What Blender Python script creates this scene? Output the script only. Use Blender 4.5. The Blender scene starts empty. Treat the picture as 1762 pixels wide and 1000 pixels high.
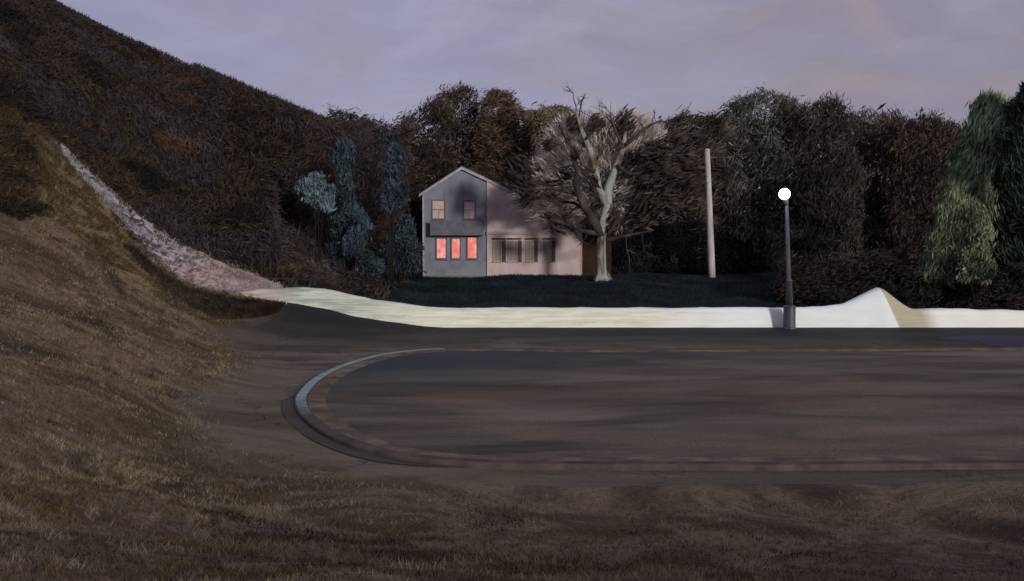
import bpy, math, random
import numpy as np
from mathutils import Vector

rng = np.random.default_rng(7); random.seed(7)
sc = bpy.context.scene
C = sc.collection

# ------------------------------------------------------------------ camera, world, sun, exposure
F = 1700.0; W0, H0 = 1762.0, 1000.0; CAMZ = 5.5
PITCH = math.atan(100.0 / F)
cd = bpy.data.cameras.new("camera"); cam = bpy.data.objects.new("camera", cd); C.objects.link(cam)
cd.sensor_width = 36.0; cd.lens = 36.0 * F / W0; cd.clip_end = 5000; cd.clip_start = 0.1
cam.location = (0, 0, CAMZ); cam.rotation_euler = (math.pi / 2 - PITCH, 0, 0)
sc.camera = cam

SUN_EL = math.radians(11); SUN_AZ = math.radians(28)      # from behind the camera, to its right
sun_dir = Vector((math.sin(SUN_AZ) * math.cos(SUN_EL), -math.cos(SUN_AZ) * math.cos(SUN_EL), math.sin(SUN_EL)))
sl = bpy.data.lights.new("sun", 'SUN'); so = bpy.data.objects.new("sun", sl); C.objects.link(so)
sl.energy = 2.0; sl.angle = math.radians(6); sl.color = (1.0, 0.96, 0.89)
so.rotation_euler = sun_dir.to_track_quat('Z', 'Y').to_euler(); so.location = (20, -20, 40)

w = bpy.data.worlds.new("World"); sc.world = w; w.use_nodes = True
nt = w.node_tree; nt.nodes.clear(); N = nt.nodes.new; L = nt.links.new
wo = N('ShaderNodeOutputWorld'); bg = N('ShaderNodeBackground'); L(bg.outputs[0], wo.inputs[0])
bg.inputs[1].default_value = 0.115
sky = N('ShaderNodeTexSky'); sky.sky_type = 'NISHITA'; sky.sun_disc = False
sky.sun_elevation = SUN_EL; sky.sun_rotation = math.pi - SUN_AZ
tc = N('ShaderNodeTexCoord')
def wnoise(scale, sx, sy, sz, detail=6, rough=0.6, dist=0.6, rot=0.0):
    mp = N('ShaderNodeMapping'); mp.inputs['Scale'].default_value = (sx, sy, sz); mp.inputs['Rotation'].default_value = (0, rot, 0)
    L(tc.outputs['Generated'], mp.inputs[0])
    n = N('ShaderNodeTexNoise'); n.inputs['Scale'].default_value = scale; n.inputs['Detail'].default_value = detail
    n.inputs['Roughness'].default_value = rough; n.inputs['Distortion'].default_value = dist
    L(mp.outputs[0], n.inputs[0]); return n.outputs[0]
def wramp(src, stops):
    r = N('ShaderNodeValToRGB'); e = r.color_ramp.elements
    while len(e) < len(stops): e.new(0.5)
    for k, (p, c) in enumerate(stops): e[k].position = p; e[k].color = (*c, 1)
    L(src, r.inputs[0]); return r.outputs[0]
def wmix(f, a, b):
    m = N('ShaderNodeMix'); m.data_type = 'RGBA'
    if isinstance(f, float): m.inputs[0].default_value = f
    else: L(f, m.inputs[0])
    L(a, m.inputs[6]); L(b, m.inputs[7]); return m.outputs[2]
cool = wramp(wnoise(5, 1, 1, 3.2), [(0.34, (2.5, 2.4, 3.6)), (0.5, (2.75, 2.62, 3.8)), (0.64, (3.15, 2.98, 4.2))])
warm = wramp(wnoise(7, 1, 1, 2.0, rot=0.5), [(0.34, (2.2, 2.05, 3.05)), (0.5, (2.45, 2.1, 2.7)), (0.64, (2.85, 2.32, 2.65))])
sx = N('ShaderNodeSeparateXYZ'); L(tc.outputs['Generated'], sx.inputs[0])
mr = N('ShaderNodeMapRange'); mr.inputs[1].default_value = -0.12; mr.inputs[2].default_value = 0.30; L(sx.outputs[0], mr.inputs[0])
ad = N('ShaderNodeMath'); ad.operation = 'MULTIPLY_ADD'; ad.inputs[1].default_value = 2.6; ad.inputs[2].default_value = -1.3
L(wnoise(6, 1, 1, 2.4, detail=4), ad.inputs[0])
a2 = N('ShaderNodeMath'); a2.operation = 'ADD'; a2.use_clamp = True; L(mr.outputs[0], a2.inputs[0]); L(ad.outputs[0], a2.inputs[1])
cl = wmix(a2.outputs[0], cool, warm)
L(wmix(0.92, sky.outputs[0], cl), bg.inputs[0])

sc.view_settings.view_transform = 'Standard'; sc.view_settings.look = 'None'
sc.view_settings.exposure = 0.0; sc.view_settings.gamma = 1.0; sc.view_settings.use_curve_mapping = False
sc.cycles.use_denoising = True; sc.cycles.max_bounces = 5

# ------------------------------------------------------------------ helpers
cp, sp = math.cos(PITCH), math.sin(PITCH)
def P(px, py, D):
    """world point seen at photo pixel (px, py) at distance D in front of the viewer"""
    u = (px - 881) / F; v = (500 - py) / F
    fy = cp + v * sp; fz = -sp + v * cp
    return np.array([u * D / fy, D, CAMZ + fz * D / fy])
def G(px, py, z=0.0):
    u = (px - 881) / F; v = (500 - py) / F
    fy = cp + v * sp; fz = -sp + v * cp
    t = (z - CAMZ) / fz
    return np.array([u * t, fy * t])

def rootloc(o):
    while o.parent: o = o.parent
    return np.array(o.location)
def mk(name, V, Fc, mat, parent=None, smooth=False, origin=None, **props):
    V = np.asarray(V, dtype=np.float64)
    if parent is None:
        if origin is None: origin = np.array([V[:, 0].mean(), V[:, 1].mean(), V[:, 2].min()])
        org = np.array(origin, float)
    else: org = rootloc(parent)
    me = bpy.data.meshes.new(name)
    if isinstance(Fc, str) and Fc == 'quads':
        n = len(V); me.vertices.add(n); me.vertices.foreach_set('co', (V - org).astype(np.float32).ravel())
        me.loops.add(n); me.loops.foreach_set('vertex_index', np.arange(n, dtype=np.int32))
        me.polygons.add(n // 4); me.polygons.foreach_set('loop_start', np.arange(0, n, 4, dtype=np.int32))
        me.update(calc_edges=True)
    elif isinstance(Fc, str) and Fc == 'tris':
        n = len(V); me.vertices.add(n); me.vertices.foreach_set('co', (V - org).astype(np.float32).ravel())
        me.loops.add(n); me.loops.foreach_set('vertex_index', np.arange(n, dtype=np.int32))
        me.polygons.add(n // 3); me.polygons.foreach_set('loop_start', np.arange(0, n, 3, dtype=np.int32))
        me.update(calc_edges=True)
    else:
        me.from_pydata((V - org).tolist(), [], [list(map(int, f)) for f in Fc]); me.update()
    if smooth: me.polygons.foreach_set('use_smooth', [True] * len(me.polygons))
    if mat: me.materials.append(mat)
    o = bpy.data.objects.new(name, me); C.objects.link(o)
    if parent is None: o.location = org
    else: o.parent = parent
    for k, v in props.items(): o[k] = v
    return o
def thing(name, loc, label, category, group=None):
    o = bpy.data.objects.new(name, None); C.objects.link(o); o.location = tuple(map(float, loc)); o.empty_display_size = 0.5
    o['label'] = label; o['category'] = category
    if group: o['group'] = group
    return o

class MB:
    def __init__(s): s.V = []; s.F = []
    def add(s, V, Fc):
        b = len(s.V); s.V += [tuple(v) for v in V]; s.F += [tuple(i + b for i in f) for f in Fc]
    def box(s, x0, x1, y0, y1, z0, z1):
        s.add([(x0,y0,z0),(x1,y0,z0),(x1,y1,z0),(x0,y1,z0),(x0,y0,z1),(x1,y0,z1),(x1,y1,z1),(x0,y1,z1)],
              [(0,3,2,1),(4,5,6,7),(0,1,5,4),(1,2,6,5),(2,3,7,6),(3,0,4,7)])
    def prism(s, pts, y0, y1):
        """(x, z) outline extruded from y0 to y1"""
        n = len(pts)
        s.add([(x, y0, z) for x, z in pts] + [(x, y1, z) for x, z in pts],
              [tuple(range(n)), tuple(range(2*n-1, n-1, -1))] + [(i, i+n, (i+1) % n + n, (i+1) % n) for i in range(n)])
    def tube(s, pts, rad, seg=8, cap=True, wob=0.0):
        pts = [Vector(tuple(map(float, p))) for p in pts]; n = len(pts); rings = []
        up = Vector((0.13, 0.97, 0.2))
        for i, p in enumerate(pts):
            d = (pts[min(i+1, n-1)] - pts[max(i-1, 0)]).normalized()
            a = d.cross(up); a = a.normalized() if a.length > 1e-3 else Vector((1,0,0)); b = d.cross(a).normalized()
            r = rad[i] if hasattr(rad, '__len__') else rad
            rings.append([p + (a * math.cos(2*math.pi*k/seg) + b * math.sin(2*math.pi*k/seg)) * r * (1 + random.uniform(-wob, wob)) for k in range(seg)])
        Fc = []
        for i in range(n-1):
            for k in range(seg):
                Fc.append((i*seg+k, i*seg+(k+1) % seg, (i+1)*seg+(k+1) % seg, (i+1)*seg+k))
        if cap: Fc.append(tuple(range(seg-1, -1, -1))); Fc.append(tuple((n-1)*seg+k for k in range(seg)))
        s.add([v for r in rings for v in r], Fc)
    def lathe(s, prof, cx, cy, seg=24, lean=None):
        V = []; Fc = []
        for i, (r, z) in enumerate(prof):
            ox = lean(z) if lean else 0.0
            V += [(cx + ox + r * math.cos(2*math.pi*k/seg), cy + r * math.sin(2*math.pi*k/seg), z) for k in range(seg)]
        for i in range(len(prof)-1):
            for k in range(seg): Fc.append((i*seg+k, i*seg+(k+1) % seg, (i+1)*seg+(k+1) % seg, (i+1)*seg+k))
        Fc.append(tuple(range(seg-1, -1, -1))); Fc.append(tuple((len(prof)-1)*seg+k for k in range(seg)))
        s.add(V, Fc)
    def build(s, name, mat, parent=None, smooth=False, **k): return mk(name, s.V, s.F, mat, parent, smooth, **k)

# ---- materials
def rgb(r, g, b):
    f = lambda c: (c/255/12.92) if c/255 <= 0.04045 else ((c/255+0.055)/1.055)**2.4
    return (f(r), f(g), f(b))
class M:
    """small node-material builder"""
    def __init__(s, name, rough=0.9):
        s.m = bpy.data.materials.new(name); s.m.use_nodes = True; s.t = s.m.node_tree; s.t.nodes.clear()
        s.o = s.n('ShaderNodeOutputMaterial'); s.b = s.n('ShaderNodeBsdfPrincipled'); s.l(s.b.outputs[0], s.o.inputs[0])
        s.b.inputs['Roughness'].default_value = rough; s.b.inputs['Specular IOR Level'].default_value = 0.25
        s.tc = s.n('ShaderNodeTexCoord')
    def n(s, t): return s.t.nodes.new(t)
    def l(s, a, b): s.t.links.new(a, b)
    def noise(s, scale, st=(1,1,1), detail=5, rough=0.6, dist=0.0, coord='Object', rot=(0,0,0), off=(0,0,0)):
        mp = s.n('ShaderNodeMapping'); mp.inputs['Scale'].default_value = st; mp.inputs['Rotation'].default_value = rot; mp.inputs['Location'].default_value = off
        s.l(s.tc.outputs[coord], mp.inputs[0]); n = s.n('ShaderNodeTexNoise')
        n.inputs['Scale'].default_value = scale; n.inputs['Detail'].default_value = detail; n.inputs['Roughness'].default_value = rough; n.inputs['Distortion'].default_value = dist
        s.l(mp.outputs[0], n.inputs[0]); return n.outputs[0]
    def ramp(s, src, stops):
        r = s.n('ShaderNodeValToRGB'); e = r.color_ramp.elements
        while len(e) < len(stops): e.new(0.5)
        for k, (p, c) in enumerate(stops): e[k].position = p; e[k].color = (*c, 1)
        s.l(src, r.inputs[0]); return r.outputs[0]
    def mix(s, f, a, b, mode='MIX'):
        m = s.n('ShaderNodeMix'); m.data_type = 'RGBA'; m.blend_type = mode
        for src, i in ((f, 0), (a, 6), (b, 7)):
            if isinstance(src, (int, float)): m.inputs[i].default_value = src
            elif isinstance(src, tuple): m.inputs[i].default_value = (*src, 1)
            else: s.l(src, m.inputs[i])
        return m.outputs[2]
    def rng(s, src, a, b, c=0.0, d=1.0):
        m = s.n('ShaderNodeMapRange'); s.l(src, m.inputs[0])
        for i, v in enumerate((a, b, c, d)): m.inputs[i+1].default_value = v
        m.clamp = True; return m.outputs[0]
    def sep(s, coord='Object'):
        q = s.n('ShaderNodeSeparateXYZ'); s.l(s.tc.outputs[coord], q.inputs[0]); return q.outputs
    def island(s):
        g = s.n('ShaderNodeNewGeometry'); return g.outputs['Random Per Island']
    def col(s, c):
        if isinstance(c, tuple): s.b.inputs['Base Color'].default_value = (*c, 1)
        else: s.l(c, s.b.inputs['Base Color'])
        return s
    def bump(s, src, st=0.5, dist=0.05):
        b = s.n('ShaderNodeBump'); b.inputs['Strength'].default_value = st; b.inputs['Distance'].default_value = dist
        s.l(src, b.inputs['Height']); s.l(b.outputs[0], s.b.inputs['Normal']); return s

def mfol(name, cols, scale=0.35, accent=None):
    """foliage or twigs: large clumps of tone, each spray slightly different"""
    m = M(name, 0.85)
    n = len(cols)
    a = m.ramp(m.noise(scale, detail=4, rough=0.6), [(0.38 + 0.24*i/(n-1), c) for i, c in enumerate(cols)])
    r = m.ramp(m.island(), [(0.0, (0.65,)*3), (0.6, (1.0,)*3), (0.95, (1.25,)*3), (1.0, (1.9, 1.75, 1.5))])
    c = m.mix(1.0, a, r, 'MULTIPLY')
    if accent:
        c = m.mix(m.rng(m.noise(scale*1.7, detail=4, off=(9,4,2)), 0.58, 0.68, 0, 0.8), c, accent)
    m.col(c); return m.m

# ---- strokes: lens-shaped leaf sprays / twigs
def unit(a): return a / np.maximum(1e-9, np.linalg.norm(a, axis=1, keepdims=True))
def sprays(cen, Ls, Ws, dirs, jit=0.5):
    n = len(cen)
    a = unit(dirs + rng.normal(0, jit, (n, 3)))
    b = unit(np.cross(a, rng.normal(0, 1, (n, 3))))
    a = a * (Ls * 0.5)[:, None]; b = b * (Ws * 0.5)[:, None]
    sh = rng.uniform(-0.3, 0.3, n)[:, None]
    V = np.stack([cen - a, cen + b + a*sh, cen + a, cen - b + a*sh], axis=1)
    return V.reshape(-1, 3)
def inpoly(x, y, poly):
    r = np.zeros(len(x), bool); n = len(poly)
    for i in range(n):
        x1, y1 = poly[i]; x2, y2 = poly[(i+1) % n]
        c = ((y1 > y) != (y2 > y)) & (x < (x2-x1) * (y-y1) / (y2-y1+1e-12) + x1); r ^= c
    return r
def edged(x, y, poly):
    d = np.full(len(x), 1e9); n = len(poly)
    for i in range(n):
        x1, y1 = poly[i]; x2, y2 = poly[(i+1) % n]; dx, dy = x2-x1, y2-y1
        t = np.clip(((x-x1)*dx + (y-y1)*dy) / (dx*dx+dy*dy), 0, 1)
        d = np.minimum(d, np.hypot(x-x1-t*dx, y-y1-t*dy))
    return d
def sample_poly(poly, n):
    poly = np.array(poly, float); lo = poly.min(0); hi = poly.max(0); X = []; Y = []; k = 0
    while k < n:
        x = rng.uniform(lo[0], hi[0], n); y = rng.uniform(lo[1], hi[1], n); m = inpoly(x, y, poly)
        X.append(x[m]); Y.append(y[m]); k += m.sum()
    return np.concatenate(X)[:n], np.concatenate(Y)[:n]
def crown_pts(poly, D, thick, n, clumps=40, spread=1.0, uni=0.45):
    """leaf positions filling the whole volume of a crown of real size and depth"""
    poly = [tuple(p) for p in poly]
    def to3(x, y):
        e = edged(x, y, poly) * D / F
        t = thick * np.sqrt(np.clip(e / thick, 0.02, 1))
        u = (x-881)/F; v = (500-y)/F; fy = cp + v*sp; fz = -sp + v*cp
        off = rng.uniform(-1, 1, len(x)) * t
        return np.stack([u*D/fy, D + off, CAMZ + fz*D/fy], 1)
    x, y = sample_poly(poly, int(n*uni)); A = to3(x, y); dA = rng.normal(0, 1, A.shape)
    x, y = sample_poly(poly, clumps); Cc = to3(x, y); dC = rng.normal(0, 1, Cc.shape); dC[:, 2] = np.abs(dC[:, 2]) + 0.3
    k = rng.integers(0, clumps, n - len(A))
    B = Cc[k] + rng.normal(0, 1, (len(k), 3)) * np.array([spread, spread, spread*0.7]) * 0.36
    return np.vstack([A, B]), np.vstack([dA*0.6, dC[k]])

# ------------------------------------------------------------------ terrain
def row(y, pix, extra):
    """ground heights along one distance: from pixels of the view plus known (x, z) pairs"""
    pts = [(P(a, b, y)[0], P(a, b, y)[2]) for a, b in pix] + extra
    pts.sort(); return y, [p[0] for p in pts], [p[1] for p in pts]
R = [
 (-40, [-60, 60], [5, 4]),
 (0,  [-60, -8, 0, 60], [14, 4.6, 3.9, 3.9]),
 (8,  [-60, -10, -5, 0, 60], [16, 4.2, 2.9, 2.5, 2.5]),
 (14, [-60, -20, -9, -5, -2, 6, 60], [18, 6.5, 2.6, 1.2, 0.8, 0.55, 0.5]),
 (19, [-60, -20, -10, -6.5, -4, 0, 60], [20, 6.2, 2.2, 0.6, 0.25, 0.12, 0.1]),
 (22, [-60, -20, -12, -8.6, -6.5, -3.5, 60], [21, 6.0, 2.4, 0.6, 0.1, 0, 0]),
 row(31, [(-300,430),(0,530),(150,590),(270,650),(340,685)], [(-60,20),(-9.2,0),(60,0)]),
 row(45, [(-300,230),(0,375),(60,410),(150,470),(250,530),(320,575),(380,595)], [(-60,23),(-12.4,0),(60,0)]),
 row(52, [(-300,130),(0,290),(110,370),(200,440),(300,522),(400,555),(480,576)], [(-60,24),(-11.5,0),(60,0)]),
 row(56.6, [(0,215),(110,300),(200,402),(300,492),(350,500),(450,513),(600,546)], [(-60,24),(-4.6,0),(60,0)]),
 row(62, [(0,160),(110,262),(200,345),(300,425),(450,478),(600,512)], [(-75,32),(-5,0.25),(0,0.2),(30,0.3),(60,0.5)]),
 row(75, [(100,80),(300,240),(450,340),(570,410)], [(-90,50),(-9.5,1.7),(-7,1.5),(0,1.55),(22,1.5),(40,1.5),(80,2)]),
 row(85, [(100,45),(300,160),(450,250),(570,330)], [(-90,50),(-11,2.2),(-8.5,1.7),(7,1.75),(30,1.7),(60,3)]),
 row(93, [(-200,-110),(100,26),(300,118),(450,186),(500,225),(570,300),(640,430)], [(-90,52),(-8,2.0),(7,1.8),(30,2.0),(80,4)]),
 (115, [-110, -60, -40, -25, -12, 40, 90], [40, 25, 18, 9, 3, 3, 6]),
 (180, [-160, -60, 0, 60, 160], [30, 14, 5, 6, 14]),
 (400, [-400, 0, 400], [20, 8, 20]),
 (1500, [-400, 400], [10, 10]),
]
gx = np.concatenate([np.array([-1500, -900, -500, -300, -200, -150, -120, -100]), np.arange(-90, 70.01, 0.5), np.array([75, 85, 100, 130, 180, 300, 500, 900, 1500])])
gy = np.concatenate([np.array([-600, -200, -80, -40, -20, -10, -5]), np.arange(-2, 120.01, 0.5), np.array([124, 130, 140, 155, 180, 220, 300, 450, 700, 1000, 1500])])
Z = np.zeros((len(gy), len(gx)))
rz = np.array([np.interp(gx, r[1], r[2]) for r in R]); ry = np.array([r[0] for r in R])
for j in range(len(gx)): Z[:, j] = np.interp(gy, ry, rz[:, j])
def blur(A, k):
    K = np.ones(2*k+1) / (2*k+1)
    A = np.apply_along_axis(lambda v: np.convolve(np.pad(v, k, mode='edge'), K, 'valid'), 0, A)
    return np.apply_along_axis(lambda v: np.convolve(np.pad(v, k, mode='edge'), K, 'valid'), 1, A)
Z = blur(blur(Z, 2), 1)
def vnoise(x, y, s, seed):
    r = np.random.default_rng(seed).uniform(-1, 1, (256, 256))
    X = x / s + 1000; Y = y / s + 1000; i = np.floor(X).astype(int); j = np.floor(Y).astype(int)
    fx = X - i; fy = Y - j; fx = fx*fx*(3-2*fx); fy = fy*fy*(3-2*fy); i %= 256; j %= 256; i2 = (i+1) % 256; j2 = (j+1) % 256
    return (r[j, i]*(1-fx) + r[j, i2]*fx)*(1-fy) + (r[j2, i]*(1-fx) + r[j2, i2]*fx)*fy
GX, GY = np.meshgrid(gx, gy)
bumpy = 0.16*vnoise(GX, GY, 4.0, 1) + 0.07*vnoise(GX, GY, 1.5, 2)
Z = Z + bumpy * np.clip(Z / 0.5, 0, 1)
def H(x, y):
    x = np.atleast_1d(np.asarray(x, float)); y = np.atleast_1d(np.asarray(y, float))
    i = np.clip(np.searchsorted(gx, x) - 1, 0, len(gx)-2); j = np.clip(np.searchsorted(gy, y) - 1, 0, len(gy)-2)
    fx = (x-gx[i])/(gx[i+1]-gx[i]); fy = (y-gy[j])/(gy[j+1]-gy[j])
    return (Z[j, i]*(1-fx)+Z[j, i+1]*fx)*(1-fy) + (Z[j+1, i]*(1-fx)+Z[j+1, i+1]*fx)*fy
def h(x, y): return float(H(x, y)[0])
nx, ny = len(gx), len(gy)
V = np.stack([GX.ravel(), GY.ravel(), Z.ravel()], 1)
ii, jj = np.meshgrid(np.arange(nx-1), np.arange(ny-1)); b0 = (jj*nx + ii).ravel()
FF = np.stack([b0, b0+1, b0+nx+1, b0+nx], 1)

def asphalt_colour(m):
    a = m.ramp(m.noise(0.12, (0.55, 1.4, 1), detail=7, rough=0.62, dist=0.9), [(0.36, rgb(68, 63, 50)), (0.46, rgb(92, 85, 71)), (0.56, rgb(116, 108, 93)), (0.66, rgb(78, 73, 61))])
    a = m.mix(m.rng(m.noise(0.3, (0.25, 2.0, 1), detail=6, off=(3, 8, 0)), 0.5, 0.72, 0, 0.6), a, rgb(112, 94, 74))
    xyz = m.sep()
    asph_tone = m.mix(m.rng(xyz[1], 46.5, 55.0, 0, 0.95), a, rgb(24, 28, 34))  # shadow along the far road edge painted as near-black asphalt
    asph_tone = m.mix(m.rng(xyz[0], 0.0, 13.0, 0, 0.75), asph_tone, m.mix(1.0, asph_tone, (0.5, 0.48, 0.5), 'MULTIPLY'))  # darker again towards the right
    vo = m.n('ShaderNodeTexVoronoi'); vo.feature = 'DISTANCE_TO_EDGE'; vo.inputs['Scale'].default_value = 0.16
    vm = m.n('ShaderNodeVectorMath'); vm.operation = 'ADD'; m.l(m.tc.outputs['Object'], vm.inputs[0])
    vn = m.n('ShaderNodeTexNoise'); vn.inputs['Scale'].default_value = 0.5; vn.inputs['Detail'].default_value = 6; m.l(m.tc.outputs['Object'], vn.inputs[0])
    vs = m.n('ShaderNodeVectorMath'); vs.operation = 'SCALE'; vs.inputs['Scale'].default_value = 5.0; m.l(vn.outputs['Color'], vs.inputs[0]); m.l(vs.outputs[0], vm.inputs[1]); m.l(vm.outputs[0], vo.inputs['Vector'])
    asph_tone = m.mix(m.rng(vo.outputs['Distance'], 0.010, 0.003, 0, 0.55), asph_tone, rgb(24, 22, 20))
    gr_ = m.noise(14, detail=8, rough=0.75)
    asph_tone = m.mix(m.rng(gr_, 0.5, 0.62, 0, 0.55), asph_tone, m.mix(1.0, asph_tone, (1.5, 1.45, 1.4), 'MULTIPLY'))
    asph_tone = m.mix(m.rng(gr_, 0.48, 0.38, 0, 0.5), asph_tone, m.mix(1.0, asph_tone, (0.6, 0.6, 0.6), 'MULTIPLY'))
    return asph_tone
m = M("ground", 0.95)
c1 = m.ramp(m.noise(0.22, (1, 1, 1), detail=6, dist=0.8), [(0.36, rgb(66, 56, 40)), (0.45, rgb(100, 87, 68)), (0.54, rgb(138, 122, 100)), (0.62, rgb(90, 78, 62)), (0.7, rgb(128, 112, 90))])
c1 = m.mix(m.rng(m.noise(9, detail=6), 0.35, 0.7), c1, m.mix(1.0, c1, (0.55, 0.5, 0.45), 'MULTIPLY'))
xyz = m.sep()
lawn = m.ramp(m.noise(0.5, (0.3, 1, 1), detail=5), [(0.35, rgb(14, 22, 26)), (0.6, rgb(26, 38, 42)), (0.8, rgb(36, 52, 54))])
lf = m.n('ShaderNodeMath'); lf.operation = 'MULTIPLY'; m.l(m.rng(xyz[1], 57.5, 59.5), lf.inputs[0]); m.l(m.rng(xyz[2], 2.6, 1.8), lf.inputs[1])
c2 = m.mix(lf.outputs[0], c1, lawn)
dk = m.n('ShaderNodeMath'); dk.operation = 'MULTIPLY'; m.l(m.rng(xyz[1], 45, 49), dk.inputs[0]); m.l(m.rng(xyz[0], -15.5, -12.5), dk.inputs[1])
dk2 = m.n('ShaderNodeMath'); dk2.operation = 'MULTIPLY'; m.l(dk.outputs[0], dk2.inputs[0]); m.l(m.rng(xyz[1], 57.6, 57.2), dk2.inputs[1])
lo = m.n('ShaderNodeMath'); lo.operation = 'MULTIPLY'; m.l(m.rng(xyz[2], 0.75, 0.2), lo.inputs[0]); m.l(m.rng(xyz[1], 20.0, 25.0), lo.inputs[1])
lo2 = m.n('ShaderNodeMath'); lo2.operation = 'MULTIPLY'; m.l(lo.outputs[0], lo2.inputs[0]); m.l(m.rng(xyz[1], 57.4, 57.0), lo2.inputs[1])
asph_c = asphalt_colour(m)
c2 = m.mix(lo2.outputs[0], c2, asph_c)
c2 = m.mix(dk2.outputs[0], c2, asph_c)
hillc = m.ramp(m.noise(0.15, detail=6), [(0.3, rgb(26, 22, 20)), (0.5, rgb(44, 34, 30)), (0.7, rgb(58, 44, 36))])
c3 = m.mix(m.rng(xyz[2], 3.2, 5.2), c2, m.mix(m.rng(xyz[1], 58, 64), c2, hillc))
m.col(c3).bump(m.noise(6, detail=8), 0.7, 0.1); GROUND = m.m
mk('ground', V, FF, GROUND, smooth=True, origin=(0, 0, 0), kind='structure')

# ------------------------------------------------------------------ road
m = M("asphalt", 0.8); asph_tone = asphalt_colour(m)
m.col(asph_tone).bump(m.noise(25, detail=6), 0.35, 0.03); ASPH = m.m
xs = np.linspace(-16, 90, 54); ys = np.linspace(18.5, 57.4, 30)
RX, RY = np.meshgrid(xs, ys); V = np.stack([RX.ravel(), RY.ravel(), np.full(RX.size, 0.03)], 1)
ii, jj = np.meshgrid(np.arange(53), np.arange(29)); b0 = (jj*54+ii).ravel()
mk('road', V, np.stack([b0, b0+1, b0+55, b0+54], 1), ASPH, origin=(0, 0, 0), kind='structure')

# bluish reflection on the road, painted as a flat patch, far right
m = M("reflection_blue", 0.6); m.col(m.ramp(m.noise(1.2, detail=4), [(0.3, rgb(38, 42, 62)), (0.7, rgb(56, 60, 88))])); m.bump(m.noise(3), 0.1, 0.02)
pts = []
for k in range(40):
    t = 2*math.pi*k/40; r = 1 + 0.18*math.sin(3*t+1) + 0.1*math.sin(5*t)
    pts.append((25.8 + 3.6*r*math.cos(t), 49.6 + 2.6*r*math.sin(t), 0.045))
mk('road_reflection', pts, [tuple(range(40))], m.m, kind='structure')

# ------------------------------------------------------------------ traffic island
def smooth_curve(pts, n):
    pts = np.array(pts, float); out = []
    for i in range(len(pts)-1):
        p0 = pts[max(i-1, 0)]; p1 = pts[i]; p2 = pts[i+1]; p3 = pts[min(i+2, len(pts)-1)]
        for t in np.linspace(0, 1, n, endpoint=False):
            out.append(0.5*((2*p1) + (-p0+p2)*t + (2*p0-5*p1+4*p2-p3)*t*t + (-p0+3*p1-3*p2+p3)*t**3))
    out.append(pts[-1]); return np.array(out)
Rz = 0.03
px_out = [(1100,601),(900,599),(765,600),(700,604),(640,613),(580,631),(538,652),(514,675),(508,691),(516,712),(545,738),(590,760),(650,778),(740,792),(900,800),(1200,801),(1500,801)]
outer = smooth_curve([(60, 44.5), (40, 46.2)] + [tuple(G(a, b, 0.15)) for a, b in px_out] + [(30, 23.4), (60, 26)], 8)
nrm = np.zeros_like(outer); tg = np.gradient(outer, axis=0); tg = tg / np.linalg.norm(tg, axis=1, keepdims=True)
nrm = np.stack([-tg[:, 1], tg[:, 0]], 1)           # inward for this winding
cen = np.array([20.0, 35.0])
if ((cen - outer[len(outer)//2]) @ nrm[len(outer)//2]) < 0: nrm = -nrm
isl = thing('traffic_island', (10, 35, 0), 'long oval kerbed island in the middle of the turning loop', 'traffic island')
def ribbon(off_z, name, mat, i0=0, i1=None, parent=isl, lift=0.0, taper=False, **k):
    idx = range(i0, i1 if i1 else len(outer)); V = []; n = len(off_z); Fc = []
    for q, i in enumerate(idx):
        for o_, z_ in off_z:
            tp_ = min(1.0, q/10.0, (len(idx)-1-q)/10.0) if taper else 1.0; p = outer[i] + nrm[i]*o_*tp_; V.append((p[0], p[1], z_ + lift))
        if q:
            for s in range(n-1): Fc.append(((q-1)*n+s, (q-1)*n+s+1, q*n+s+1, q*n+s))
    return mk(name, V, Fc, mat, parent, **k)
m = M("kerb_stone", 0.85); m.col(m.ramp(m.noise(1.5, detail=6), [(0.34, rgb(66, 58, 54)), (0.66, rgb(98, 86, 76))])).bump(m.noise(12, detail=6), 0.4, 0.02); KERB = m.m
m = M("kerb_highlight", 0.7)  # light on the kerb round the tip, painted as pale teal
pc = m.ramp(m.noise(2.2, detail=6), [(0.3, rgb(104, 128, 130)), (0.55, rgb(150, 176, 176)), (0.7, rgb(128, 136, 138))]); xyz = m.sep(); wr_ = m.n('ShaderNodeMath'); wr_.operation = 'MULTIPLY_ADD'; m.l(m.noise(2.5, detail=5), wr_.inputs[0]); wr_.inputs[1].default_value = 3.0; m.l(xyz[1], wr_.inputs[2])
pc = m.mix(m.rng(wr_.outputs[0], -1.5, -5.0), pc, rgb(80, 72, 66)); m.col(pc).bump(m.noise(12, detail=5), 0.3, 0.02); KHILITE = m.m
m = M("brick_edging", 0.9)
bk = m.ramp(m.noise(1.0, detail=6), [(0.36, rgb(84, 76, 66)), (0.5, rgb(108, 96, 80)), (0.64, rgb(140, 120, 92))])
m.col(bk).bump(m.noise(8, (1, 4, 1), detail=6), 0.6, 0.04); BRK = m.m
m = M("island_soil", 0.9)
q = m.ramp(m.noise(0.25, (0.5, 1.6, 1), detail=7, dist=0.6), [(0.36, rgb(66, 61, 52)), (0.5, rgb(98, 91, 80)), (0.64, rgb(122, 113, 98))])
xyz = m.sep()
q = m.mix(m.rng(m.noise(0.28, (0.4, 1, 1), detail=5, off=(5, 1, 0)), 0.46, 0.7, 0, 0.7), q, rgb(108, 90, 70))
dm = m.n('ShaderNodeMath'); dm.operation = 'MULTIPLY_ADD'; m.l(xyz[0], dm.inputs[0]); dm.inputs[1].default_value = -0.55; dm.inputs[2].default_value = 0.0
dm2 = m.n('ShaderNodeMath'); dm2.operation = 'ADD'; m.l(dm.outputs[0], dm2.inputs[0]); m.l(xyz[1], dm2.inputs[1])
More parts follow.
